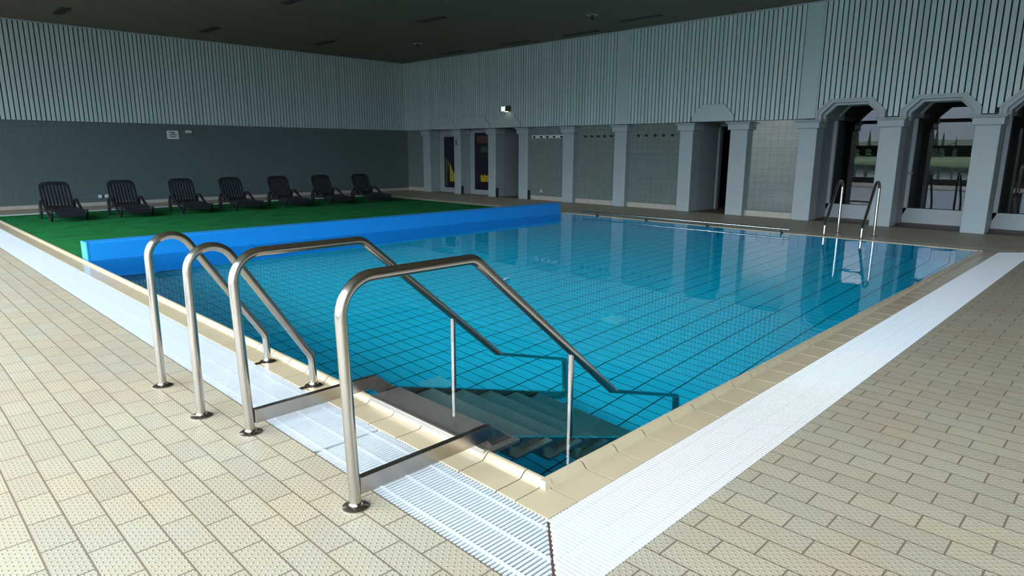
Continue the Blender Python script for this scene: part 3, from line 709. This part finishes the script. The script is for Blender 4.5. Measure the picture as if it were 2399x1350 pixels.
# ---------------------------------------------------------------- ceiling
XA = -1.4     # hall ceiling ends here, the facade strip is taller
f = MB(); f.box(XA, XC + 1.5, Y0, Y1 + .2, ZC, ZC + .3); struct(f.build('ceiling', 'ceiling'))
f = MB(); f.box(FX - .2, XA, Y0, Y1 + .2, 5.0, 5.2); f.box(XA - .02, XA, Y0, Y1, ZC, 5.0); struct(f.build('ceiling_high', 'paint2'))
MT['vent'] = plain('dark_vent', (.03, .03, .03), .7)
vl = [(1.95, 15.89, 'nearest the left edge of the picture'), (5.06, 15.87, 'above the third and fourth loungers, near the back wall'), (8.08, 15.65, 'near the room corner, above the last loungers'), (8.08, 10.84, 'in the middle of the ceiling'), (4.97, 11.28, 'cut by the top edge of the picture, above the pool')]
for i, (x, y, w) in enumerate(vl):
    r = empty('ceiling_vent', (x, y, ZC), label='dark rectangular ceiling vent ' + w, cat='ceiling vent', group='ceiling vents')
    m = MB(); m.box(-.10, .10, -.46, .46, -.014, 0); m.build('vent_frame', 'vent', r)
    m = MB()
    for k in range(7): m.box(-.095 + k * .027, -.083 + k * .027, -.43, .43, -.022, -.014)
    m.build('vent_slats', 'vent', r)
for i, (x, y) in enumerate(((11.77, 11.8), (11.83, 9.5), (11.27, 7.35), (11.75, 14.5))):
    m = MB(); m.box(-.09, .09, -.55, .55, -.012, 0); tag(m.build('ceiling_slot', 'vent', loc=(x, y, ZC)), 'long dark ceiling slot beside the slatted wall, ' + ['second from the room corner', 'third from the room corner', 'nearest the plain strip above the middle columns', 'closest to the room corner'][i], 'ceiling slot', 'ceiling slots beside the slatted wall')
for x, y, lb in ((9.97, 13.88, 'small pale ceiling sensor near the room corner'), (10.23, 7.90, 'small pale ceiling sensor in the upper middle of the picture')):
    r = empty('ceiling_sensor', (x, y, ZC), label=lb, cat='ceiling sensor', group='ceiling sensors')
    m = MB(); m.lathe([(.03, -.09), (.035, -.05), (.035, 0)], 0, 0, 14); m.build('sensor_body', 'rubber', r, smooth=True)
    m = MB(); m.lathe([(.10, -.012), (.13, -.006), (.13, 0)], 0, 0, 20); m.build('ceiling_rose', 'paint', r, smooth=True)

# ---------------------------------------------------------------- facade with big windows (behind the camera, seen in reflections)
f = MB(); f.box(FX - .2, FX, 14.4, Y1, .25, 4.85); f.box(FX - .2, FX, Y0, Y1, -.3, .25); f.box(FX - .2, FX, Y0, Y1, 4.85, 5.2); struct(f.build('wall_front', 'paint'))  # solid end pier is added, unseen, to keep daylight off the left wall
f = MB()
for y in (-11.0, -4.2, 2.6, 9.4, 14.5): f.box(FX - .25, FX + .05, y - .2, y + .2, .25, 4.9)
for y in (-7.6, -.8, 6.0, 12.8): f.box(FX - .15, FX, y - .05, y + .05, .25, 4.9)
for z0_, z1_ in ((1.55, 1.68), (2.65, 2.8), (4.25, 4.38)): f.box(FX - .15, FX, Y0, Y1, z0_, z1_)
r = f.build('window_4', 'darkframe'); struct(r)
m = MB(); a = [m.bm.verts.new(p) for p in ((FX - .08, Y0, .25), (FX - .08, Y1, .25), (FX - .08, Y1, 4.9), (FX - .08, Y0, 4.9))]; m.face(a); struct(m.build('window_5', 'fglass'))
f = MB(); f.box(FX - .2, XC + 1.5, Y0 - .2, Y0, 0, 5.2); struct(f.build('wall_back', 'paint2'))
# outdoors
f = MB(); f.box(-5.6, FX - .2, -40, 60, -.6, -.2); struct(f.build('outer_ground', 'outwall'))
f = MB(); f.box(-78, -5.6, -160, 220, -.62, -.32); tag(f.build('lake', 'lake'), 'calm dark lake outside, mirrored in the arched window panes', 'lake', kind='stuff')
f = MB()
for k in range(-12, 20):
    y = k * 11.0; h = .25 + .12 * math.sin(k * 1.7)
    f.prism([(-77, -.6), (-79, -.1), (-92, h), (-110, h + .1), (-150, h + .15), (-150, -.6)], 'y', y, y + 11.0)
tag(f.build('grass_bank', 'grass'), 'green far bank of the lake, mirrored in the arched window panes', 'bank', kind='stuff')
f = MB(); hh = [(-160 + k * 10, 2.2 + 4.0 * math.exp(-((-160 + k * 10 + 2 + 0) / 38.0) ** 2) + .8 * math.sin(k * 1.3)) for k in range(41)]
for (ya, ha), (yb, hb) in zip(hh, hh[1:]):
    f.hexa([(-150, ya, 0), (-122, ya, ha * .6), (-140, ya, ha), (-190, ya, ha)], [(-150, yb, 0), (-125, yb, hb * .6), (-140, yb, hb), (-190, yb, hb)])
tag(f.build('wooded_hill', 'hill'), 'dark wooded hill beyond the lake, mirrored in the arched window panes', 'hill', kind='stuff')
def conifer():
    r = empty('conifer_tree', (0, 0, 0)); m = MB(); m.lathe([(.16, 0), (.1, 3)], 0, 0, 8); m.build('trunk', 'bark', r)
    m = MB(); n = 7
    for k in range(n):
        z = .8 + k * .8; rr = 1.7 * (1 - k / (n + .4)); m.lathe([(rr, z), (rr * .82, z + .25), (rr * .18, z + 1.3)], 0, 0, 9)
    for v in m.bm.verts: v.co += Vector((random.uniform(-.12, .12), random.uniform(-.12, .12), random.uniform(-.15, .15)))
    m.build('crown', 'tree', r); return r
TREE_Y = [24.5, 25.6, 26.9, 27.5, 28.8, 29.7, 37.5, 38.6, 39.4, 40.6, 41.8, 42.7, 15.6, 16.6]
CT = conifer(); n_ = 0
for y in TREE_Y:
    o = CT if n_ == 0 else copy_tree(CT); n_ += 1
    o.location = (-100 - random.uniform(0, 6), y, .05); s = random.uniform(.45, .85); o.scale = (s * .5, s * .5, s)
    w = 'left' if y > 35 else 'middle' if y > 20 else 'rightmost, cut off'
    tag(o, 'dark conifer on the far lake bank, mirrored small in the %s arched window' % w, 'tree', 'conifers across the lake seen in the %s window' % w)
